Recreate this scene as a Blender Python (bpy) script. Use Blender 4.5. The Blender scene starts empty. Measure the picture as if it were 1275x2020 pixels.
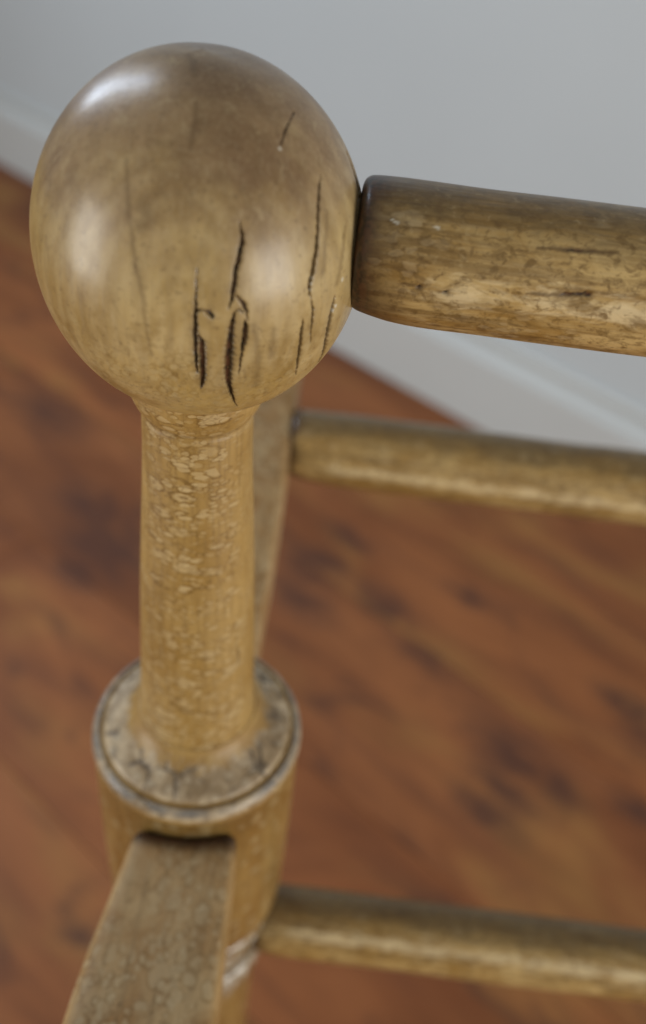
import bpy, math, random
import numpy as np
from mathutils import Matrix, Vector
R_ = math.radians
C = bpy.context.scene.collection
SC = bpy.context.scene

# ---------------------------------------------------------------- camera, world, lamps, exposure
BALL_Z = 0.6703                                    # height of the rail's top joint above the floor
PITCH, ROLL = R_(42.4), R_(7.2)
fwd = Vector((0, math.cos(PITCH), -math.sin(PITCH)))
upv = Vector((0, math.sin(PITCH), math.cos(PITCH)))
cr = math.cos(ROLL) * Vector((1, 0, 0)) + math.sin(ROLL) * upv
cu = -math.sin(ROLL) * Vector((1, 0, 0)) + math.cos(ROLL) * upv
cam_d = bpy.data.cameras.new('camera')
cam = bpy.data.objects.new('camera', cam_d); C.objects.link(cam)
cam.matrix_world = Matrix(((cr.x, cu.x, -fwd.x, 0.03043), (cr.y, cu.y, -fwd.y, -0.16221),
                           (cr.z, cu.z, -fwd.z, BALL_Z + 0.07965), (0, 0, 0, 1)))
cam_d.sensor_fit = 'VERTICAL'; cam_d.sensor_height = 24.0
cam_d.lens = 1800 / 2020 * 24.0
cam_d.clip_start = 0.01; cam_d.clip_end = 50
cam_d.dof.use_dof = True; cam_d.dof.focus_distance = 0.178; cam_d.dof.aperture_fstop = 5.2
SC.camera = cam

W = bpy.data.worlds.new('World'); SC.world = W; W.use_nodes = True
bg = W.node_tree.nodes['Background']
bg.inputs['Color'].default_value = (0.93, 0.96, 1.0, 1); bg.inputs['Strength'].default_value = 0.26

def window_light(az, el, dist, w, h, power, col):  # a window of the room: direction seen from the ball finial
    az, el = R_(az), R_(el)
    d = Vector((math.sin(az) * math.cos(el), -math.cos(az) * math.cos(el), math.sin(el)))
    L = bpy.data.lights.new('window_light', 'AREA'); L.shape = 'RECTANGLE'
    L.size, L.size_y, L.energy, L.color = w, h, power, col
    o = bpy.data.objects.new('window_light', L); C.objects.link(o)
    o.location = Vector((0, 0, BALL_Z)) + d * dist
    o.rotation_euler = (-d).to_track_quat('-Z', 'Y').to_euler()
window_light(-66, -1, 1.9, 0.75, 1.1, 22, (1.0, 0.97, 0.92))
window_light(56, -2, 2.2, 1.1, 1.1, 34, (1.0, 0.97, 0.92))
window_light(-135, 31, 1.5, 0.26, 1.0, 9.5, (0.72, 0.84, 1.0))

SC.view_settings.view_transform = 'Standard'; SC.view_settings.look = 'None'
SC.view_settings.exposure = 0.12; SC.view_settings.gamma = 1.0

# ---- where the checks, stains and flecks sit on the ball (mm from its centre, half-width) and the knots on the floor (m)
CRACKS = [[(4.68, -29.64, 10.22, 0.081), (4.66, -30.46, 6.85, 0.123), (4.67, -30.99, 2.86, 0.25), (4.61, -31.11, -0.64, 0.381), (4.61, -30.73, -5.27, 0.347), (4.69, -29.75, -9.85, 0.178)], [(5.27, -30.97, -1.51, 0.17), (5.67, -30.81, -3.04, 0.515), (5.71, -30.5, -5.56, 0.608), (5.7, -29.94, -8.41, 0.529), (5.54, -28.97, -11.85, 0.449), (5.0, -28.0, -14.57, 0.091)], [(4.84, -30.96, 2.96, 0.167), (5.48, -30.81, 3.35, 0.167), (6.13, -30.7, 3.28, 0.167), (6.79, -30.6, 2.84, 0.335), (7.21, -30.54, 2.3, 0.336), (7.38, -30.52, 1.84, 0.168)], [(10.69, -25.25, 16.72, 0.081), (11.15, -25.87, 15.19, 0.178), (11.36, -26.39, 13.9, 0.244), (11.02, -27.46, 11.57, 0.286), (10.7, -28.2, 9.67, 0.287), (10.56, -28.95, 6.85, 0.29), (10.33, -29.32, 5.17, 0.208), (9.92, -29.67, 3.52, 0.084)], [(10.83, -29.43, 2.65, 0.126), (10.57, -29.61, 0.6, 0.34), (10.38, -29.64, -1.88, 0.429), (10.24, -29.48, -4.21, 0.607), (10.05, -28.87, -8.05, 0.663), (9.88, -27.88, -11.61, 0.541), (10.03, -26.71, -14.36, 0.321), (10.26, -25.47, -16.65, 0.279), (10.45, -23.87, -19.13, 0.189), (10.72, -21.42, -22.13, 0.097)], [(10.54, -29.15, 5.76, 0.083), (11.1, -28.97, 5.64, 0.167), (11.85, -28.79, 4.81, 0.209), (12.38, -28.7, 3.79, 0.252), (12.83, -28.6, 2.75, 0.169), (12.98, -28.63, 1.14, 0.085)], [(10.77, -29.49, 2.0, 0.084), (11.14, -29.28, 2.99, 0.126), (11.68, -29.04, 3.31, 0.126), (12.27, -28.85, 2.71, 0.127)], [(12.57, -28.81, 1.19, 0.128), (12.79, -28.73, -0.4, 0.343), (12.67, -28.74, -1.8, 0.431), (12.53, -28.69, -3.26, 0.347), (12.23, -28.56, -5.32, 0.175), (11.99, -28.21, -7.66, 0.159), (11.7, -27.51, -10.61, 0.09)], [(22.11, -12.02, 20.48, 0.085), (22.22, -13.72, 19.03, 0.169), (22.37, -15.45, 17.17, 0.211), (22.69, -17.23, 14.46, 0.212), (22.95, -18.84, 11.26, 0.256), (22.86, -19.82, 9.33, 0.257), (22.76, -20.62, 7.38, 0.301), (22.48, -21.43, 5.39, 0.259), (22.57, -21.66, 3.59, 0.174)], [(22.73, -21.49, 3.52, 0.087), (23.39, -21.02, 0.38, 0.177), (23.47, -20.88, -1.71, 0.179), (23.37, -20.75, -3.86, 0.135), (23.46, -19.93, -6.98, 0.092)], [(21.94, -22.52, -0.76, 0.088), (21.84, -22.45, -3.06, 0.223), (21.74, -21.68, -7.43, 0.228), (21.51, -20.67, -10.81, 0.186), (21.22, -18.53, -15.18, 0.114)], [(26.88, -16.29, 1.24, 0.09), (26.73, -16.57, -0.66, 0.272), (26.57, -16.65, -2.7, 0.366), (26.36, -16.38, -5.52, 0.417), (26.13, -15.52, -8.77, 0.377), (25.86, -13.31, -12.98, 0.387), (24.78, -11.2, -17.17, 0.297)], [(16.54, -6.66, 28.13, 0.084), (15.96, -10.02, 27.34, 0.133), (15.58, -12.05, 26.63, 0.132), (15.33, -14.22, 25.51, 0.082)], [(25.9, 2.3, 19.3, 0.25), (27.1, 1.4, 17.35, 0.5), (28.1, .6, 15.25, 0.6), (29.0, -.4, 12.8, 0.55), (29.6, -1.2, 10.6, .3)], [(28.95, 2.8, 12.99, 0.14), (28.98, -2.68, 12.94, 0.228), (28.91, -5.74, 11.91, 0.181), (28.87, -7.52, 10.81, 0.09)]]
STAINS = [[(1.68, -14.47, 30.27, 0.24), (2.04, -16.82, 28.78, 0.398), (1.92, -18.76, 27.33, 0.476), (2.07, -20.81, 25.51, 0.317)], [(-1.66, -3.45, 33.9, 0.665), (-0.53, -5.86, 33.55, 0.741), (0.5, -9.09, 32.69, 0.488)], [(-7.95, -21.82, 23.03, 0.319), (-7.36, -24.13, 20.39, 0.478), (-6.62, -26.67, 16.61, 0.481), (-5.88, -28.39, 13.24, 0.403), (-5.25, -29.72, 9.61, 0.407), (-4.45, -30.55, 6.55, 0.412), (-3.86, -30.98, 4.1, 0.415), (-3.65, -31.23, -0.49, 0.339), (-2.96, -30.69, -6.71, 0.262)], [(-4.26, -26.56, 17.7, 1.276), (-3.29, -27.51, 16.16, 1.119), (-4.89, -27.73, 15.21, 0.963)], [(13.98, -28.17, 0.23, 0.514), (14.98, -27.01, -6.42, 0.709), (14.53, -24.38, -14.73, 0.65)], [(23.95, -14.75, 15.29, 0.428), (24.13, -17.39, 11.08, 0.516), (24.37, -19.02, 6.29, 0.523)], [(27.16, -11.73, 11.58, 0.441), (27.22, -14.64, 6.35, 0.622), (26.94, -15.99, 3.08, 0.537)], [(17.28, -26.24, -1.44, 0.522), (17.07, -25.62, -7.0, 0.715)]]
FLECKS = [(15.35, -14.9, 25.03, 0.409), (27.8, -14.4, 3.25, 0.541), (27.19, -15.75, -1.36, 0.457), (26.84, -16.28, -2.04, 0.457), (4.35, -30.75, -5.4, 0.26), (5.54, -30.03, -8.16, 0.176), (10.22, -29.68, -2.18, 0.301), (10.36, -29.68, -0.86, 0.256), (22.73, -21.18, 5.29, 0.26), (22.79, -20.88, 6.29, 0.259), (22.66, -21.45, 4.27, 0.261)]
KNOTS = [(0.016, 0.514, 0.025), (0.023, 0.563, 0.02), (0.112, 0.516, 0.022), (0.209, 0.551, 0.016), (0.066, 0.621, 0.018), (0.241, 0.347, 0.027), (0.233, 0.308, 0.021), (0.28, 0.32, 0.017), (0.213, 0.284, 0.019), (0.367, 0.426, 0.018), (0.358, 0.309, 0.014), (-0.243, 0.617, 0.03), (-0.231, 0.51, 0.019), (-0.208, 0.554, 0.034), (-0.501, 1.357, 0.036), (-0.341, 0.779, 0.033), (-0.116, 0.125, 0.012), (0.151, 0.458, 0.016), (0.039, 0.574, 0.017)]

# ---------------------------------------------------------------- material helpers
class Mat:
    def __init__(s, name):
        s.m = bpy.data.materials.new(name); s.m.use_nodes = True
        s.t = s.m.node_tree; s.b = s.t.nodes['Principled BSDF']; s._co = None
    def n(s, kind): return s.t.nodes.new(kind)
    def put(s, sock, v):
        if hasattr(v, 'is_output'): s.t.links.new(v, sock)
        elif isinstance(v, (tuple, list)) and len(v) == 3 and sock.type == 'RGBA': sock.default_value = (*v, 1)
        else: sock.default_value = v
    def co(s, scale=(1, 1, 1), loc=(0, 0, 0), rot=(0, 0, 0), world=False):
        if world: src = s.n('ShaderNodeNewGeometry').outputs['Position']
        else: src = s.n('ShaderNodeTexCoord').outputs['Object']
        mp = s.n('ShaderNodeMapping'); s.t.links.new(src, mp.inputs['Vector'])
        mp.inputs['Scale'].default_value = scale; mp.inputs['Location'].default_value = loc; mp.inputs['Rotation'].default_value = rot
        return mp.outputs[0]
    def noise(s, v, scale, detail=4, rough=.55, dist=0., color=False):
        x = s.n('ShaderNodeTexNoise'); s.put(x.inputs['Vector'], v); x.inputs['Scale'].default_value = scale
        x.inputs['Detail'].default_value = detail; x.inputs['Roughness'].default_value = rough; x.inputs['Distortion'].default_value = dist
        return x.outputs['Color' if color else 'Fac']
    def vor(s, v, scale, feature='F1', out='Distance', rnd=1.):
        x = s.n('ShaderNodeTexVoronoi'); x.feature = feature; s.put(x.inputs['Vector'], v)
        x.inputs['Scale'].default_value = scale; x.inputs['Randomness'].default_value = rnd
        return x.outputs[out]
    def warp(s, v, scale, amt, detail=2):                # v moved about by a noise
        c = s.noise(v, scale, detail, color=True)
        a = s.n('ShaderNodeVectorMath'); a.operation = 'SUBTRACT'; s.put(a.inputs[0], c); a.inputs[1].default_value = (.5, .5, .5)
        b = s.n('ShaderNodeVectorMath'); b.operation = 'SCALE'; s.put(b.inputs[0], a.outputs[0]); b.inputs['Scale'].default_value = amt
        d = s.n('ShaderNodeVectorMath'); d.operation = 'ADD'; s.put(d.inputs[0], v); s.put(d.inputs[1], b.outputs[0])
        return d.outputs[0]
    def math(s, op, a, b=0., clamp=False):
        x = s.n('ShaderNodeMath'); x.operation = op; x.use_clamp = clamp; s.put(x.inputs[0], a); s.put(x.inputs[1], b); return x.outputs[0]
    def step(s, v, a, b, lo=0., hi=1.):                  # smooth ramp of v from a to b
        x = s.n('ShaderNodeMapRange'); x.interpolation_type = 'SMOOTHSTEP'; s.put(x.inputs['Value'], v)
        x.inputs['From Min'].default_value = a; x.inputs['From Max'].default_value = b
        x.inputs['To Min'].default_value = lo; x.inputs['To Max'].default_value = hi; return x.outputs[0]
    def mix(s, f, a, b, mode='MIX'):
        x = s.n('ShaderNodeMix'); x.data_type = 'RGBA'; x.blend_type = mode
        s.put(x.inputs[0], f); s.put(x.inputs[6], a); s.put(x.inputs[7], b); return x.outputs[2]
    def attr(s, name):
        x = s.n('ShaderNodeAttribute'); x.attribute_name = name; return x.outputs['Fac']
    def sep(s, v):
        x = s.n('ShaderNodeSeparateXYZ'); s.put(x.inputs[0], v); return x.outputs
    def wave(s, v, scale, dist, detail, dscale, typ='RINGS', direction='Y'):
        x = s.n('ShaderNodeTexWave'); x.wave_type = typ
        if typ == 'RINGS': x.rings_direction = direction
        else: x.bands_direction = direction
        s.put(x.inputs['Vector'], v); x.inputs['Scale'].default_value = scale; x.inputs['Distortion'].default_value = dist
        x.inputs['Detail'].default_value = detail; x.inputs['Detail Scale'].default_value = dscale; return x.outputs['Fac']
    def bump(s, h, dist, strength=1.):
        x = s.n('ShaderNodeBump'); s.put(x.inputs['Height'], h); x.inputs['Distance'].default_value = dist
        x.inputs['Strength'].default_value = strength; s.t.links.new(x.outputs[0], s.b.inputs['Normal'])
    def set(s, color=None, rough=.4, spec=.5, coat=0., coat_rough=.2):
        if color is not None: s.put(s.b.inputs['Base Color'], color)
        s.put(s.b.inputs['Roughness'], rough); s.put(s.b.inputs['Specular IOR Level'], spec)
        s.put(s.b.inputs['Coat Weight'], coat); s.put(s.b.inputs['Coat Roughness'], coat_rough)
        return s.m

def blobs(s, v, scale, keep, patch_scale, warp_amt=.35, lo=.36, hi=.50, rag=.36, edge=(.36, .50)):
    """flakes of old varnish: pale ragged islands, each with a thin brown outline; returns (pale, outline)"""
    w = s.warp(v, scale * .9, warp_amt / scale)
    d = s.math('ADD', s.vor(w, scale), s.math('MULTIPLY', s.math('SUBTRACT', s.noise(v, scale * 1.7, 3), .5), rag))
    c = s.sep(s.vor(w, scale, out='Color'))[0]
    pt = s.step(s.noise(v, patch_scale, 3), *edge)
    on = s.math('MULTIPLY', s.step(c, keep, keep + .25), pt)
    pale = s.math('MULTIPLY', s.step(d, hi, lo), on)
    rim = s.math('MULTIPLY', s.math('MULTIPLY', s.step(d, (lo + hi) / 2, hi + .02), s.step(d, hi + .17, hi + .02)), on)
    return pale, rim

BLACK = (.020, .012, .008)
def finish(s, col, pale_bits=True):
    """marks held by the mesh: brown stain and painted shade, bright flecks, black slot shade and checks"""
    col = s.mix(s.math('MULTIPLY', s.attr('stain_and_shade'), .75), col, (.085, .045, .014))
    col = s.mix(s.attr('fleck'), col, (.62, .58, .46))
    cut = s.math('MULTIPLY', s.attr('crack_and_slot_shade'), s.step(s.noise(s.co(), 1500, 2), .30, .46, .45, 1.))
    return s.mix(cut, col, s.mix(s.step(s.noise(s.co((1, 1, .5)), 900, 3), .44, .56), BLACK, (.075, .030, .014)))

def wood_ball():
    s = Mat('aged_varnished_wood_ball'); v = s.co()
    grain = s.noise(s.co((420, 420, 42)), 1, 5, .65)
    fine = s.noise(s.co((1500, 1500, 160)), 1, 3, .6)
    arcs = s.wave(s.warp(s.co((1, 1, .8), loc=(-.005, .030, -BALL_Z * .8 + .004)), 55, .007), 80, 1.2, 2, 1.5, 'RINGS', 'SPHERICAL')
    cloud = s.noise(v, 62, 4, .6, .4)
    z = s.sep(s.co(loc=(0, 0, -BALL_Z)))[2]
    zz = s.math('ADD', z, s.math('MULTIPLY', s.math('SUBTRACT', s.noise(v, 75, 5, .6), .5), .034))
    col = s.mix(s.step(cloud, .32, .68), (.365, .245, .085), (.475, .345, .150))
    crown = s.mix(s.step(cloud, .3, .7), (.165, .094, .040), (.300, .195, .090))
    col = s.mix(s.step(zz, .003, .024), col, crown)                                       # browner towards the crown
    col = s.mix(s.step(zz, -.010, -.028), col, (.43, .285, .085))                         # amber varnish left underneath
    col = s.mix(s.step(grain, .40, .66, 0, .26), col, (.14, .084, .030))
    col = s.mix(s.step(fine, .45, .7, 0, .20), col, (.42, .33, .19))
    belt = s.math('MULTIPLY', s.math('MULTIPLY', s.step(zz, .026, .010), s.step(zz, -.022, -.008)), s.step(s.noise(v, 48, 2), .36, .56))
    col = s.mix(s.math('MULTIPLY', s.step(arcs, .30, 1., 0, .17), belt), col, (.56, .44, .24))
    col = s.mix(s.math('MULTIPLY', s.step(arcs, .45, .0, 0, .12), belt), col, (.17, .10, .035))
    amber = s.math('MULTIPLY', s.step(s.noise(v, 120, 4, .65), .48, .66), s.step(zz, .018, -.012))
    col = s.mix(s.math('MULTIPLY', amber, .60), col, (.225, .132, .028))
    low = s.step(zz, -.004, -.020)
    for sc, keep, k in ((300, .45, .36), (560, .35, .32)):
        p, r = blobs(s, v, sc, keep, 70)
        col = s.mix(s.math('MULTIPLY', s.math('MULTIPLY', r, low), k * 1.1), col, (.17, .095, .020))
        col = s.mix(s.math('MULTIPLY', s.math('MULTIPLY', p, low), k), col, (.46, .355, .170))
    spk = s.step(s.noise(v, 950, 2, .5), .60, .72)
    col = s.mix(s.math('MULTIPLY', spk, .35), col, (.11, .065, .026))
    motl = s.noise(s.co((260, 260, 190)), 1, 5, .7, .8)
    col = s.mix(s.step(motl, .54, .68, 0, .30), col, (.150, .090, .032)); col = s.mix(s.step(motl, .44, .32, 0, .22), col, (.52, .41, .22))
    pits = s.step(s.vor(v, 420), .10, .04)
    on = s.step(s.sep(s.vor(v, 420, out='Color'))[1], .80, .84)
    col = s.mix(s.math('MULTIPLY', s.math('MULTIPLY', pits, on), .6), col, (.10, .06, .03))
    col = finish(s, col)
    h = s.math('ADD', s.math('MULTIPLY', grain, .6), s.math('MULTIPLY', fine, .35))
    s.bump(h, .00020, .35)
    return s.set(col, s.step(s.noise(v, 150, 3), .3, .7, .33, .43), .36, .24, .21)

def wood_spindle():
    s = Mat('aged_varnished_wood_spindle'); v = s.co((1, 1, 2.1))
    wear_and_sheen = s.step(s.sep(s.co())[1], -.003, -.0115, .25, 1.)     # flaked mostly on the side that faces the room
    grain = s.noise(s.co((900, 900, 38)), 1, 5, .65)
    cloud = s.noise(s.co((60, 60, 30)), 1, 4, .6, .5)
    col = s.mix(s.step(cloud, .34, .66), (.305, .175, .040), (.410, .262, .084))
    col = s.mix(s.step(grain, .42, .68, 0, .45), col, (.19, .110, .030))
    for sc, keep, ps, k in ((150, .58, 45, .66), (270, .42, 55, .66), (480, .35, 75, .52)):
        p, r = blobs(s, v, sc, keep, ps, .40, edge=(.37, .53))
        p, r = s.math('MULTIPLY', p, wear_and_sheen), s.math('MULTIPLY', r, wear_and_sheen)
        col = s.mix(s.math('MULTIPLY', r, k), col, (.150, .078, .016))
        col = s.mix(s.math('MULTIPLY', p, k), col, (.52, .38, .18))
    cz = s.vor(s.warp(v, 300, .0016), 300, 'DISTANCE_TO_EDGE')
    col = s.mix(s.math('MULTIPLY', s.step(cz, .07, .0), s.step(s.noise(v, 60, 3), .46, .62, 0, .35)), col, (.15, .075, .016))
    pit = s.math('MULTIPLY', s.step(s.vor(s.co((1, 1, .35)), 520), .13, .05), s.step(s.noise(v, 70, 2), .5, .6))
    col = s.mix(s.math('MULTIPLY', pit, .5), col, (.13, .07, .02))
    col = finish(s, col)
    p, r = blobs(s, v, 430, .35, 60, .40)
    s.bump(s.math('SUBTRACT', s.math('MULTIPLY', grain, .7), s.math('MULTIPLY', r, .3)), .00028, .5)
    return s.set(col, .46, .42, .12, .3)

def wood_collar():
    s = Mat('worn_mottled_wood_collar'); v = s.co()
    cloud = s.noise(v, 110, 5, .65, .8)
    col = s.mix(s.step(cloud, .40, .60), (.255, .175, .088), (.48, .37, .23))
    w = s.warp(s.warp(v, 120, .006), 420, .0022)
    ed = s.vor(w, 105, 'DISTANCE_TO_EDGE')
    ln = s.math('MULTIPLY', s.step(ed, .085, .01), s.step(s.noise(v, 95, 3), .42, .56))
    col = s.mix(s.math('MULTIPLY', ln, .85), col, (.055, .036, .020))
    col = s.mix(s.step(s.noise(v, 60, 4, .6), .54, .68, 0, .45), col, (.13, .085, .045))
    p, r = blobs(s, v, 330, .2, 80, .6)
    col = s.mix(s.math('MULTIPLY', r, .45), col, (.10, .065, .032)); col = s.mix(s.math('MULTIPLY', p, .40), col, (.44, .37, .26))
    gold = s.mix(s.step(cloud, .35, .65), (.27, .150, .035), (.37, .235, .075))
    am = s.step(s.math('ADD', s.attr('amber'), s.math('MULTIPLY', s.math('SUBTRACT', s.noise(v, 240, 4, .6), .5), 1.1)), .38, .62)
    col = s.mix(am, col, gold)
    x_, y_, _z = s.sep(v)
    rad = s.math('SQRT', s.math('ADD', s.math('MULTIPLY', x_, x_), s.math('MULTIPLY', y_, y_)))
    rim = s.math('MULTIPLY', s.step(rad, .0298, .0303), s.step(rad, .0321, .0316))
    col = s.mix(s.math('MULTIPLY', rim, s.step(s.noise(v, 130, 4), .36, .60, .10, .85)), col, (.165, .150, .130))  # grey worn varnish, with the wall's grazing reflection painted in
    col = finish(s, col)
    s.bump(s.math('SUBTRACT', cloud, ln), .0004, .6)
    return s.set(col, s.math('SUBTRACT', s.step(cloud, .35, .65, .58, .44), s.math('MULTIPLY', rim, .08)), .42, .12, .35)

def wood_post():
    s = Mat('aged_varnished_wood_post'); v = s.co()
    grain = s.noise(s.co((420, 420, 24)), 1, 5, .65)
    cloud = s.noise(s.co((70, 70, 36)), 1, 4, .6, .8)
    col = s.mix(s.step(cloud, .34, .66), (.215, .112, .022), (.310, .190, .056))
    col = s.mix(s.step(grain, .42, .68, 0, .5), col, (.15, .082, .020))
    p, r = blobs(s, v, 210, .45, 40, .5)
    col = s.mix(s.math('MULTIPLY', r, .5), col, (.14, .078, .02)); col = s.mix(s.math('MULTIPLY', p, .5), col, (.42, .32, .16))
    x_, y_, z_ = s.sep(s.co(loc=(0, 0, -BALL_Z)))
    turn = s.math('MULTIPLY', s.step(z_, -.268, -.272), s.step(z_, -.335, -.322))         # rubbed beads and coves: whitish, scuffed
    rub = s.math('MULTIPLY', turn, s.step(s.noise(v, 260, 4, .7), .46, .60))
    col = s.mix(s.math('MULTIPLY', turn, .45), col, (.17, .13, .075))
    col = s.mix(s.math('MULTIPLY', rub, .75), col, (.56, .51, .42))
    col = finish(s, col)
    s.bump(s.math('ADD', grain, s.math('MULTIPLY', p, .4)), .0003, .5)
    return s.set(col, .34, .5, .3, .2)

def wood_arm():
    s = Mat('flaked_varnish_wood_arm'); v = s.co((1, .8, 1))
    grain = s.noise(s.co((480, 26, 480)), 1, 5, .65)
    cloud = s.noise(v, 58, 4, .6, .6)
    col = s.mix(s.step(cloud, .34, .66), (.300, .165, .058), (.425, .285, .132))
    col = s.mix(s.step(grain, .44, .68, 0, .35), col, (.12, .075, .03))
    for sc, keep, ps, k in ((120, .45, 40, .24), (235, .25, 50, .42), (430, .20, 60, .48)):
        p, r = blobs(s, v, sc, keep, ps, .75, rag=.55)
        col = s.mix(s.math('MULTIPLY', r, k), col, (.150, .082, .024))
        col = s.mix(s.math('MULTIPLY', p, k), col, (.430, .325, .180))
    col = s.mix(s.attr('amber'), col, s.mix(s.step(cloud, .35, .65), (.25, .145, .045), (.36, .23, .095)))
    col = finish(s, col)
    p, r = blobs(s, v, 200, .10, 34, .75)
    s.bump(s.math('SUBTRACT', s.math('MULTIPLY', grain, .6), s.math('MULTIPLY', r, .35)), .0003, .5)
    return s.set(col, .52, .26, .06, .35)

def wood_rail():
    s = Mat('aged_varnished_wood_rail'); v = s.co((.5, 1, 1))
    grain = s.noise(s.co((30, 430, 430)), 1, 6, .68)
    fine = s.noise(s.co((110, 1500, 1500)), 1, 3, .6)
    cloud = s.noise(s.co((34, 95, 95)), 1, 5, .68, .8)
    mott = s.noise(s.co((300, 420, 420)), 1, 4, .65, .4)
    col = s.mix(s.step(cloud, .36, .64), (.290, .165, .040), (.500, .345, .135))
    col = s.mix(s.step(grain, .42, .64, 0, .60), col, (.120, .064, .015))
    col = s.mix(s.step(fine, .48, .7, 0, .25), col, (.44, .33, .17))
    top = s.math('ADD', s.attr('amber'), s.math('MULTIPLY', s.math('SUBTRACT', cloud, .5), 1.3))   # darker brown along the top
    col = s.mix(s.step(top, .52, .88, 0, .78), col, s.mix(s.step(mott, .40, .62), (.072, .038, .010), (.170, .100, .031)))
    col = s.mix(s.step(mott, .52, .66, 0, .55), col, (.105, .056, .014))
    sheen = s.math('ADD', s.attr('wear_and_sheen'), s.math('MULTIPLY', s.math('SUBTRACT', s.noise(s.co((95, 300, 300)), 1, 6, .72, .6), .5), 2.3))
    col = s.mix(s.step(sheen, .50, 1.10, 0, .68), col, (.70, .56, .32))  # pale streak: the rail's highlight painted into the colour
    spk = s.noise(s.co((420, 620, 620)), 1, 4, .7, .6)
    col = s.mix(s.step(spk, .52, .64, 0, .62), col, (.125, .068, .018))
    col = s.mix(s.step(s.noise(s.co((70, 190, 190), loc=(3, 1, 2)), 1, 6, .7, 1.), .54, .66, 0, .55), col, (.120, .064, .016))
    col = s.mix(s.step(spk, .42, .30, 0, .25), col, (.58, .44, .22))
    for sc, keep, ps, k in ((300, .55, 60, .30), (640, .40, 70, .32)):
        p, r = blobs(s, v, sc, keep, ps, .6, rag=.6, edge=(.48, .64))
        col = s.mix(s.math('MULTIPLY', r, k), col, (.095, .052, .014))
        col = s.mix(s.math('MULTIPLY', p, k * .8), col, (.45, .345, .19))
    col = finish(s, col)
    s.bump(s.math('ADD', grain, s.math('MULTIPLY', fine, .5)), .00028, .55)
    return s.set(col, s.step(s.noise(v, 130, 3), .3, .7, .28, .44), .36, .10, .18)

# ---------------------------------------------------------------- mesh helpers
def grid_mesh(name, P, mat, parent, attrs=None, close_u=True, caps=False):
    """P is rows x columns x 3; columns wrap round"""
    rows, cols = P.shape[:2]
    me = bpy.data.meshes.new(name)
    i = np.arange(rows - 1)[:, None]; j = np.arange(cols if close_u else cols - 1)[None, :]
    a = i * cols + j; b = i * cols + (j + 1) % cols; c = b + cols; d = a + cols
    quads = np.stack([a, d, c, b], -1).reshape(-1, 4)
    nq = len(quads); extra = []
    if caps: extra = [list(range(cols)), list(range((rows - 1) * cols, rows * cols))[::-1]]
    me.vertices.add(rows * cols); me.vertices.foreach_set('co', P.astype(np.float32).ravel())
    loops = quads.ravel().tolist() if extra else quads.ravel()
    starts = np.arange(0, nq * 4, 4)
    if extra:
        loops = np.array(loops + extra[0] + extra[1]); starts = np.append(starts, [nq * 4, nq * 4 + cols])
    me.loops.add(len(loops)); me.loops.foreach_set('vertex_index', np.asarray(loops, dtype=np.int32))
    me.polygons.add(len(starts)); me.polygons.foreach_set('loop_start', starts.astype(np.int32))
    me.polygons.foreach_set('use_smooth', np.ones(len(starts), dtype=bool))
    for k, val in (attrs or {}).items():
        at = me.attributes.new(k, 'FLOAT', 'POINT'); at.data.foreach_set('value', val.astype(np.float32).ravel())
    me.update(calc_edges=True); me.validate()
    me.materials.append(mat)
    o = bpy.data.objects.new(name, me); C.objects.link(o); o.parent = parent
    return o

def spline(pts, n):
    """resample a profile (monotone cubic per channel over arc length)"""
    p = np.array(pts, float); s = np.r_[0, np.cumsum(np.hypot(*np.diff(p[:, :2], axis=0).T))]
    t = np.linspace(0, s[-1], n); out = []
    for k in range(p.shape[1]):
        y = p[:, k]; h = np.diff(s); dlt = np.diff(y) / h; m = np.zeros_like(y)
        m[0], m[-1] = dlt[0], dlt[-1]
        for q in range(1, len(y) - 1):
            if dlt[q - 1] * dlt[q] > 0: m[q] = 2 * dlt[q - 1] * dlt[q] / (dlt[q - 1] + dlt[q])
        ix = np.clip(np.searchsorted(s, t, 'right') - 1, 0, len(h) - 1); u = (t - s[ix]) / h[ix]
        out.append(y[ix] * (2*u**3 - 3*u**2 + 1) + h[ix] * m[ix] * (u**3 - 2*u**2 + u) + y[ix+1] * (3*u**2 - 2*u**3) + h[ix] * m[ix+1] * (u**3 - u**2))
    return np.stack(out, -1)

def wobble(a, seed, n=5, amp=1.):                          # slow random function of an angle
    rg = np.random.default_rng(seed); y = np.zeros_like(a)
    for k in range(1, n + 1): y += rg.normal() / k * np.sin(k * a + rg.uniform(0, 6.28))
    return y * amp

def lathe(name, prof, n, seg, mat, parent, axis_x=0., amber=False, marks=None, rnd=0.00012, seed=1):
    pr = spline(prof, n); r, z = pr[:, 0], pr[:, 1]
    a = np.linspace(0, 2 * np.pi, seg, endpoint=False)
    rr = r[:, None] + rnd * wobble(a, seed)[None, :]
    P = np.stack([axis_x + rr * np.sin(a), -rr * np.cos(a), np.repeat(z[:, None] + BALL_Z, seg, 1)], -1)
    at = {k: np.zeros(P.shape[:2]) for k in ('crack_and_slot_shade', 'stain_and_shade', 'fleck', 'amber')}
    if amber: at['amber'] += pr[:, 2][:, None]
    if marks: marks(P, at)
    return grid_mesh(name, P, mat, parent, at)

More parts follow.
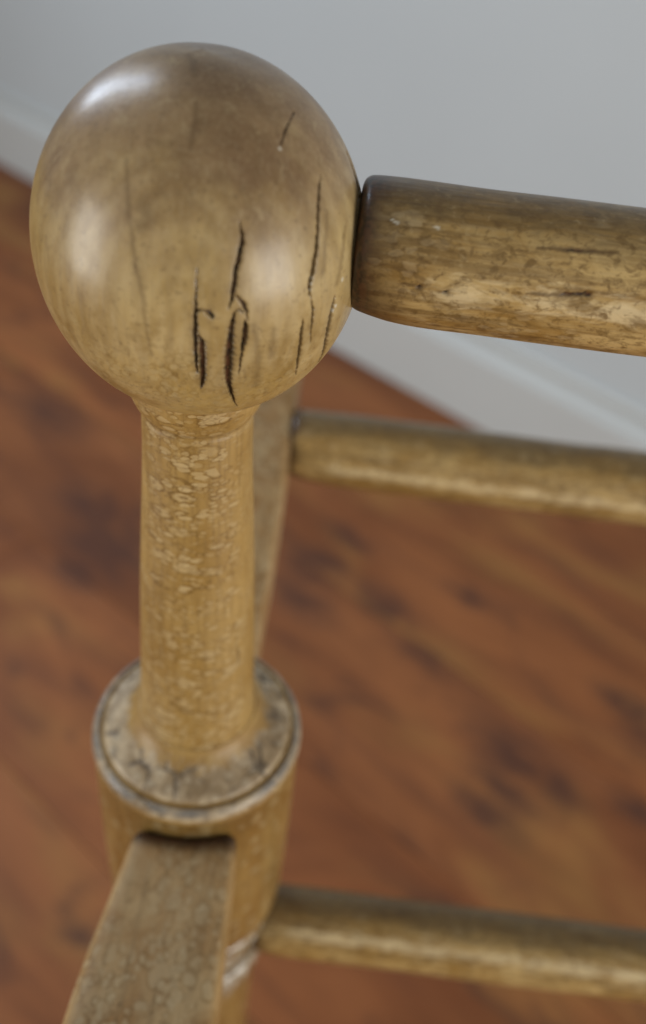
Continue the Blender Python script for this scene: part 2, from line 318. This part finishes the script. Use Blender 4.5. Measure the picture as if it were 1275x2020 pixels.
def seg_marks(P, lines, soft, centre=(0, 0, 0)):
    """0..1 mask of points near polylines with a half-width at every vertex (mm)"""
    Q = (P - np.array(centre)) * 1000
    z_ = Q[..., 2] + Q[..., 0] * .35
    Q = Q + np.stack([.05 * np.sin(z_ * 1.9 + 1) + .025 * np.sin(z_ * 4.9) + .008 * np.sin(z_ * 13.7), .05 * np.sin(z_ * 4.1), .05 * np.sin(Q[..., 0] * 3.3)], -1)
    m = np.zeros(P.shape[:2])
    for pl in lines:
        for p, q in zip(pl[:-1], pl[1:]):
            p, q = np.array(p), np.array(q); ab = q[:3] - p[:3]
            t = np.clip(((Q - p[:3]) @ ab) / (ab @ ab), 0, 1)
            d = np.linalg.norm(Q - (p[:3] + t[..., None] * ab), axis=-1)
            w = (p[3] + t * (q[3] - p[3])) * (1 + .28 * np.sin(z_ * 4.3) * np.sin(z_ * 9.1 + 2) + .12 * np.sin(z_ * 23))
            m = np.maximum(m, np.clip((w * (1 + soft) - d) / (w * 2 * soft + 1e-6), 0, 1) * np.clip(w / .24, .5, 1))
    return m * m * (3 - 2 * m)

# ---------------------------------------------------------------- the room: floor of boards, wall, skirting
floor_root = bpy.data.objects.new('floor', bpy.data.meshes.new('floor')); C.objects.link(floor_root)
floor_root['kind'] = 'structure'
WALL_A = R_(-36.318)
wd = Vector((math.cos(WALL_A), math.sin(WALL_A), 0)); wn = Vector((wd.y, -wd.x, 0))     # along the wall; out of it into the room
if wn.y > 0: wn = -wn
SK = Vector((-0.67074, 1.53107, 0))                          # a point where the skirting's face meets the floor
w0 = SK - wn * 0.018                                         # on the wall's face
def in_room(a, b, z=0.): return w0 + wd * a + wn * b + Vector((0, 0, z))

def floor_mat():
    s = Mat('reddish_wood_laminate')
    v = s.co(world=True, rot=(0, 0, -WALL_A))                # x runs along the boards
    def sc(a, b, off=0.):
        mp = s.n('ShaderNodeMapping'); s.t.links.new(v, mp.inputs['Vector']); mp.inputs['Scale'].default_value = (a, b, 1)
        oi = s.n('ShaderNodeObjectInfo').outputs['Random']
        cb = s.n('ShaderNodeCombineXYZ'); s.put(cb.inputs[0], s.math('MULTIPLY', oi, 7. + off)); s.put(cb.inputs[1], s.math('MULTIPLY', oi, 3.)); s.t.links.new(cb.outputs[0], mp.inputs['Location'])
        return mp.outputs[0]
    rnd = s.n('ShaderNodeObjectInfo').outputs['Random']
    broad = s.noise(sc(2.4, 7), 1, 4, .6, .6)
    streak = s.noise(sc(4, 22, 1), 1, 4, .58, .8)
    fine = s.noise(sc(14, 190, 2), 1, 4, .6)
    blot = s.noise(sc(5.5, 12, 3), 1, 4, .62, 1.6)
    gold = s.noise(sc(3.0, 8, 4), 1, 3, .55, .5)
    col = s.mix(s.step(broad, .34, .66), (.196, .064, .021), (.338, .122, .040))
    col = s.mix(s.step(gold, .50, .70, 0, .72), col, (.370, .178, .050))
    col = s.mix(s.step(streak, .48, .70, 0, .50), col, (.130, .046, .022))
    col = s.mix(s.step(blot, .54, .72, 0, .66), col, (.082, .034, .022))
    col = s.mix(s.step(fine, .5, .72, 0, .3), col, (.110, .042, .019))
    kn = None                                               # dark knots and swirls of this floor
    pw = s.warp(s.co(world=True), 26, .034, 4)
    for x, y, r in KNOTS:
        a = s.n('ShaderNodeVectorMath'); a.operation = 'DISTANCE'
        f = s.n('ShaderNodeMapping'); s.t.links.new(pw, f.inputs['Vector']); f.inputs['Location'].default_value = (-x, -y, 0)
        g = s.n('ShaderNodeMapping'); s.t.links.new(f.outputs[0], g.inputs['Vector']); g.inputs['Rotation'].default_value = (0, 0, -WALL_A); 
        h = s.n('ShaderNodeMapping'); s.t.links.new(g.outputs[0], h.inputs['Vector']); h.inputs['Scale'].default_value = (.62, 1.2, 1)
        s.put(a.inputs[0], h.outputs[0]); a.inputs[1].default_value = (0, 0, 0)
        k = s.step(a.outputs['Value'], r * 2.0, r * .15)
        kn = k if kn is None else s.math('MAXIMUM', kn, k)
    col = s.mix(s.math('MULTIPLY', s.math('MULTIPLY', kn, s.step(s.noise(sc(30, 60, 5), 1, 3), .18, .55)), .80), col, (.062, .028, .022))
    col = s.mix(s.math('MULTIPLY', rnd, .18), col, (.12, .05, .025))
    s.bump(streak, .0004, .3)
    return s.set(col, .55, .22)

FLOOR = floor_mat()
def board(a0, a1, b0, b1):
    e, t = .0006, .008                                       # eased edges; 8 mm thick
    xs = ((a0 + e / 2, b0 + e / 2), (a1 - e / 2, b0 + e / 2), (a1 - e / 2, b1 - e / 2), (a0 + e / 2, b1 - e / 2))
    top = ((a0 + 2 * e, b0 + 2 * e), (a1 - 2 * e, b0 + 2 * e), (a1 - 2 * e, b1 - 2 * e), (a0 + 2 * e, b1 - 2 * e))
    vs = [in_room(a, b, -t) for a, b in xs] + [in_room(a, b, -e) for a, b in xs] + [in_room(a, b, 0) for a, b in top]
    fs = [(8, 9, 10, 11)] + [(k, (k + 1) % 4, 4 + (k + 1) % 4, 4 + k) for k in range(4)] + [(4 + k, 4 + (k + 1) % 4, 8 + (k + 1) % 4, 8 + k) for k in range(4)]
    me = bpy.data.meshes.new('floor_board'); me.from_pydata(vs, [], fs); me.update(); me.materials.append(FLOOR)
    o = bpy.data.objects.new('floor_board', me); C.objects.link(o); o.parent = floor_root
rng = random.Random(4)
bw = .192
for k in range(13):
    a = -1.5 - rng.random() * 1.2
    while a < 3.1:
        board(a, a + 1.285, .002 + k * bw, .002 + (k + 1) * bw); a += 1.285
me = floor_root.data                                         # the underlay the boards lie on
me.from_pydata([in_room(-4, -.1, -.0085), in_room(5, -.1, -.0085), in_room(5, 4.5, -.0085), in_room(-4, 4.5, -.0085)], [], [(0, 1, 2, 3)]); me.update()
s = Mat('grey_underlay'); me.materials.append(s.set((.09, .045, .025), .8))

def paint(name, col, rough, sc_):
    s = Mat(name); v = s.co(world=True)
    c = s.mix(s.step(s.noise(v, 3.0, 3), .3, .7, 0, .5), col, tuple(q * .95 for q in col))
    s.bump(s.noise(v, sc_, 3), .0003, .25)
    return s.set(c, rough, .4)
def extrude(name, prof, a0, a1, mat, parent=None):           # prof: (distance out from the wall face, height)
    n = len(prof)
    vs = [in_room(a, b, z) for a in (a0, a1) for b, z in prof]
    fs = [(k, (k + 1) % n, n + (k + 1) % n, n + k) for k in range(n)] + [tuple(range(n))[::-1], tuple(range(n, 2 * n))]
    me = bpy.data.meshes.new(name); me.from_pydata(vs, [], fs); me.update(); me.materials.append(mat)
    o = bpy.data.objects.new(name, me); C.objects.link(o); o.parent = parent
    return o
wall = extrude('wall', [(0, -.008), (0, 2.4), (-.1, 2.4), (-.1, -.008)], -4, 5, paint('pale_grey_white_wall_paint', (.478, .522, .540), .55, 260))
wall['kind'] = 'structure'
arc = [(.018 - .003 * (1 - math.cos(t)), .0985 + .004 * math.sin(t)) for t in (0, .5, 1.0, 1.4)]
extrude('skirting_board', [(.0005, .0005), (.018, .0005)] + arc + [(.0085, .1110), (.0055, .1160), (.0012, .1170), (.0012, .1250), (.0075, .1265), (.0080, .1300), (.0055, .1345), (.0005, .1355)], -3.9, 4.9,
        paint('white_gloss_paint', (.50, .525, .52), .28, 120), wall)

# ---------------------------------------------------------------- the towel rail
root = bpy.data.objects.new('towel_rail', None); C.objects.link(root); root.empty_display_size = .05
root['label'] = 'old varnished wooden towel rail with turned post, cracked ball finial and round rails'
root['category'] = 'towel rail'

# ball finial: a slightly tall ball; checks are real grooves cut into it
BC = np.array([.0008, 0, BALL_Z - .0024]); BR, BK = .03145, 1.086
def finial():
    fr, bk = 780, 150                                        # finer towards the front, where the checks are
    a = np.r_[np.linspace(R_(-80), R_(110), fr, endpoint=False), np.linspace(R_(110), R_(280), bk, endpoint=False)]
    th = np.linspace(.004, np.pi - .30, 560)
    S = np.stack([np.sin(th)[:, None] * np.sin(a), -np.sin(th)[:, None] * np.cos(a), np.repeat(np.cos(th)[:, None], len(a), 1)], -1)
    P = S * np.array([BR, BR, BR * BK])
    crack_and_slot_shade = seg_marks(P, CRACKS, .75); stain_and_shade = seg_marks(P, STAINS, 1.1) * .55
    fl = np.zeros(crack_and_slot_shade.shape)
    for x, y, z, w in FLECKS:
        d = np.linalg.norm(P * 1000 - np.array([x, y, z]), axis=-1); fl = np.maximum(fl, np.clip((w - d) / (w * .5), 0, 1) * .75)
    lip = seg_marks(P, CRACKS, 1.6)
    wide = seg_marks(P, [[(x, y, z, w * 2.2) for x, y, z, w in pl] for pl in CRACKS], .9)
    P = P - S * (crack_and_slot_shade * .0008 + lip * .00010)[..., None] + S * (wobble(a, 3, 4, .00005)[None, :, None])
    st = np.maximum(stain_and_shade, wide * .45)
    return grid_mesh('ball_finial', P + BC, wood_ball(), root, {'crack_and_slot_shade': crack_and_slot_shade, 'stain_and_shade': st, 'fleck': fl, 'amber': fl * 0})
finial()

def spindle_marks(P, at):
    lines = [[(12.6, -9.5, -111.0, .15), (12.9, -9.2, -113.5, .45), (13.1, -9.1, -117.5, .55), (13.0, -9.4, -121., .15)],
             [(12.6, -10.6, -130.0, .15), (12.7, -10.6, -132.0, .3), (12.7, -10.7, -134., .1)]]
    zl = P[..., 2] - BALL_Z
    at['stain_and_shade'][:] = np.exp(-((zl + .0411) / .00040) ** 2) * .55  # dark ring paints the shadow line of the lip's crease
    m = seg_marks(P, lines, .8, (0, 0, BALL_Z)); at['stain_and_shade'][:] = np.maximum(at['stain_and_shade'], m)
lathe('spindle', [(.0125, -.030), (.0149, -.0325), (.0149, -.0350), (.0144, -.0370), (.0137, -.0388), (.0131, -.0399), (.0126, -.0405), (.0122, -.0410), (.0122, -.0416), (.0124, -.0428), (.0125, -.0500),
                  (.0128, -.058), (.01355, -.072), (.0148, -.096), (.0157, -.120), (.0161, -.132), (.0166, -.1425), (.0170, -.1495), (.0174, -.1520), (.0180, -.1545), (.0188, -.1570)],
      420, 420, wood_spindle(), root, marks=spindle_marks)
lathe('collar', [(.0165, -.1510, 1), (.0176, -.1512, 1), (.0182, -.1528, .95), (.0194, -.1546, .66), (.0215, -.1567, .42), (.0248, -.1588, .15), (.0274, -.1602, 0), (.0284, -.1612, .3), (.02885, -.1624, 1), (.0294, -.1626, 1),
                 (.0298, -.1620, .7), (.0305, -.1621, 0), (.0314, -.1628, 0), (.0320, -.1640, 0), (.0322, -.1655, .5), (.0321, -.1670, 1), (.0317, -.1680, 1), (.0300, -.1690, 1)],
      160, 300, wood_collar(), root, amber=True, rnd=.00022)
POST = wood_post()
def post_marks(P, at):                                       # old finish collected under the collar and over the arm's mortise
    zl = P[..., 2] - BALL_Z; a = np.arctan2(P[..., 0], -P[..., 1])
    at['stain_and_shade'][:] = np.clip(1 + (zl + .1655) / .016 + .12 * wobble(a, 31, 9), 0, 1) * np.exp(-(a / .75) ** 2) * .85
lathe('post', [(.0300, -.1665), (.0314, -.1682), (.0317, -.1712), (.0319, -.180), (.0321, -.205), (.0319, -.235), (.0317, -.256), (.0311, -.2635), (.0296, -.2680), (.0270, -.2705), (.0252, -.2730), (.0247, -.2760),
               (.0247, -.300), (.0246, -.330), (.0243, -.360), (.0238, -.420), (.0225, -.520), (.0195, -.620), (.0180, -.650), (.0175, -.6703)],
      330, 240, POST, root, marks=post_marks, seed=5)
for zc, rb in ((-.2830, .0282), (-.3100, .0282), (-.3185, .0268)):
    lathe('bead', [(.0240, zc + .0062), (rb - .0022, zc + .0056), (rb - .0005, zc + .0030), (rb, zc), (rb - .0005, zc - .0030), (rb - .0022, zc - .0056), (.0240, zc - .0062)], 40, 200, POST, root, seed=7)

# arms: flat rounded bars let into the post, front and back
def arm(tab, y_end, seed, edge=1.):
    """tab rows: distance along, centre x, half-width, top z, thickness; the first end is coped round the post"""
    tab = np.array(tab, float); sgn = 1 if y_end > 0 else -1
    n, m = 150, 34
    ang = np.linspace(0, 2 * np.pi, 4 * m, endpoint=False) + np.pi / 4 * .999
    ss = np.abs(np.cos(ang)) ** (2 / 9.); tt = np.abs(np.sin(ang)) ** (2 / 9.)
    ux, uz = ss * np.sign(np.cos(ang)), tt * np.sign(np.sin(ang))
    d = np.r_[np.linspace(0, .006, 36, endpoint=False), np.linspace(.006, 1, n - 36)]
    L = tab[-1, 0]; rows = []
    sp = spline(tab[:, [0, 1]], 400); sw = spline(tab[:, [0, 2]], 400); sz = spline(tab[:, [0, 3]], 400); st_ = spline(tab[:, [0, 4]], 400)
    P = np.zeros((n, 4 * m, 3)); am = np.zeros((n, 4 * m)); end_shade = np.zeros((n, 4 * m)); slot_shade = np.zeros((n, 4 * m))
    for i, q in enumerate(d):
        y = tab[0, 0] + q * (L - tab[0, 0])
        cx = np.interp(y, sp[:, 0], sp[:, 1]); hw = np.interp(y, sw[:, 0], sw[:, 1]); zt = np.interp(y, sz[:, 0], sz[:, 1]); th = np.interp(y, st_[:, 0], st_[:, 1])
        e = max(0., 1 - (y - tab[0, 0]) / .0036); k = 1 - .0020 * (1 - math.sqrt(max(0, 1 - e * e))) / hw       # eased end at the post
        f = max(0., (y - L + .004) / .004); k *= 1 - .2 * (1 - math.sqrt(max(0, 1 - f * f)))
        x = cx + hw * ux * k
        cope = math.exp(-(y - tab[0, 0]) / .006)
        yy = y + cope * (np.sqrt(np.maximum(.0326 ** 2 - x ** 2, 1e-6)) - tab[0, 0])
        P[i] = np.stack([x, sgn * yy, BALL_Z + zt - th / 2 + th / 2 * uz * (1 - (1 - k) * 1.2)], -1)
        am[i] = edge * np.clip((ux - .90) / .05, 0, 1) * np.clip((uz + .97) / .05, 0, 1) * (uz < .999)
        slot_shade[i] = np.clip(1.25 - (y - tab[0, 0]) / .0036, 0, 1) ** .6  # blackened end: the slot's shadow by the post, painted in
        end_shade[i] = np.clip(1 - (y - tab[0, 0]) / .006, 0, 1) * .9  # brown stain and painted shade fading away from the joint
    return grid_mesh('arm', P, wood_arm(), root, {'crack_and_slot_shade': slot_shade, 'stain_and_shade': end_shade, 'fleck': slot_shade * 0, 'amber': am}, caps=True)
arm([(.0326, .0024, .0153, -.1730, .030), (.050, .0014, .0170, -.1745, .031), (.066, .0007, .0185, -.1748, .031), (.083, .0003, .0194, -.1742, .032), (.110, .0000, .0200, -.1725, .032), (.165, 0, .0200, -.1690, .032)], -1, 1)
arm([(.0326, -.0002, .0140, -.1730, .030), (.046, -.0004, .0142, -.1690, .030), (.072, -.0004, .0148, -.1600, .030), (.100, -.0007, .0154, -.1490, .030), (.131, -.0010, .0154, -.1385, .030), (.165, -.0012, .0152, -.1300, .029)], 1, 2, .25)

# rails
RAIL = wood_rail()
def rail(x0, y, z, r, length, marks=None, seed=1, dense=.14, wear_and_sheen=(3, 17), top=0.):
    pr = np.array([(0, .0002), (0, r * .70), (.0002, r * .86), (.0008, r * .935), (.0018, r * .975), (.0040, r * .99), (.008, r)])
    e = spline(pr, 40)
    xs = np.r_[e[:, 0], np.linspace(.008, dense, 300)[1:], np.linspace(dense, length, 50)[1:], [length]]
    rs = np.r_[e[:, 1], np.full(len(xs) - 41, r), [.0003]]
    a = np.linspace(0, 2 * np.pi, 260, endpoint=False)       # 0 faces the camera's side, pi/2 is up
    rr = rs[:, None] * (1 + .004 * wobble(a, seed)[None, :] * np.clip(xs / .01, 0, 1)[:, None]) + .00010 * wobble(xs * 60, seed + 3)[:, None] * (rs[:, None] > r * .9)
    rr = rr * (1 - .16 * np.exp(-(xs / .0075) ** 1.5)[:, None] * np.clip(.35 - np.sin(a), 0, 1.3)[None, :] / 1.3)      # more worn underneath at the joint
    P = np.stack([np.repeat((x0 + xs)[:, None], len(a), 1), y - rr * np.cos(a), BALL_Z + z + rr * np.sin(a)], -1)
    at = {k: np.zeros(P.shape[:2]) for k in ('crack_and_slot_shade', 'stain_and_shade', 'fleck', 'amber')}
    rg = np.random.default_rng(seed)
    edge = .0085 + .0050 * wobble(a, seed + 9, 9)
    at['stain_and_shade'][:] = np.clip(1.35 - xs[:, None] / np.maximum(edge, .002)[None, :], 0, 1.15)
    at['crack_and_slot_shade'][:] = np.clip(1.1 - xs[:, None] / np.clip(edge * .6, .0022, .006)[None, :], 0, .80)
    at['amber'][:] = np.clip(np.sin(a - .25 - top), 0, 1)[None, :]
    deg = (np.degrees(a) + 180) % 360 - 180
    at['wear_and_sheen'] = np.repeat(np.exp(-((deg - wear_and_sheen[0]) / wear_and_sheen[1]) ** 2)[None, :], len(xs), 0) * np.clip(xs[:, None] / .012 - .5, 0, 1)  # band where the painted highlight streak runs along the rail
    if marks:
        for kind, pts in marks:
            line = [[(x, (y - r * math.cos(R_(t))) * 1000, z * 1000 + r * 1000 * math.sin(R_(t)), w) for x, t, w in pts]]
            m = seg_marks(P, line, .7, (0, 0, BALL_Z)); at[kind] = np.maximum(at[kind], m)
            if kind == 'crack_and_slot_shade':
                nrm = np.stack([np.zeros_like(rr), -np.cos(a)[None, :].repeat(len(xs), 0), np.sin(a)[None, :].repeat(len(xs), 0)], -1)
                P = P - nrm * (m * .0004)[..., None]
                wd_ = [[(x_, y_, z_, w * 2.0) for x_, y_, z_, w in line[0]]]
                at['stain_and_shade'] = np.maximum(at['stain_and_shade'], seg_marks(P, wd_, .9, (0, 0, BALL_Z)) * .7)
    return grid_mesh('rail', P, RAIL, root, at)
TOP_MARKS = [('crack_and_slot_shade', [(41.8, 3.3, .15), (42.5, 3.1, .42), (43.1, 2.8, .2)]), ('stain_and_shade', [(39.2, 4.2, .2), (41.5, 3.4, .35)]),
             ('crack_and_slot_shade', [(46.9, .9, .2), (47.6, 1.1, .36), (48.0, 1.2, .15)]), ('stain_and_shade', [(44.5, .2, .15), (47, .9, .25)]),
             ('stain_and_shade', [(61.5, 8.0, .2), (63.5, 9.4, .45), (65.5, 9.2, .35), (67.5, 11.0, .6), (70.5, 12.6, .5)]),
             ('crack_and_slot_shade', [(67.4, 11.0, .1), (68.4, 11.4, .28), (69.6, 12.6, .22), (71.2, 13.2, .34), (72.2, 13.6, .52), (72.6, 13.8, .2)]),
             ('crack_and_slot_shade', [(65.0, 43.4, .07), (67.5, 44.0, .22), (70.5, 44.8, .18), (73.3, 45.5, .06)]), ('stain_and_shade', [(62, 42.5, .3), (70, 44.6, .6), (76, 46, .3)]),
             ('fleck', [(36.0, 49.5, .18), (37.0, 48.0, .22)]), ('fleck', [(43.6, 48.3, .2), (44.2, 48.0, .2)])]
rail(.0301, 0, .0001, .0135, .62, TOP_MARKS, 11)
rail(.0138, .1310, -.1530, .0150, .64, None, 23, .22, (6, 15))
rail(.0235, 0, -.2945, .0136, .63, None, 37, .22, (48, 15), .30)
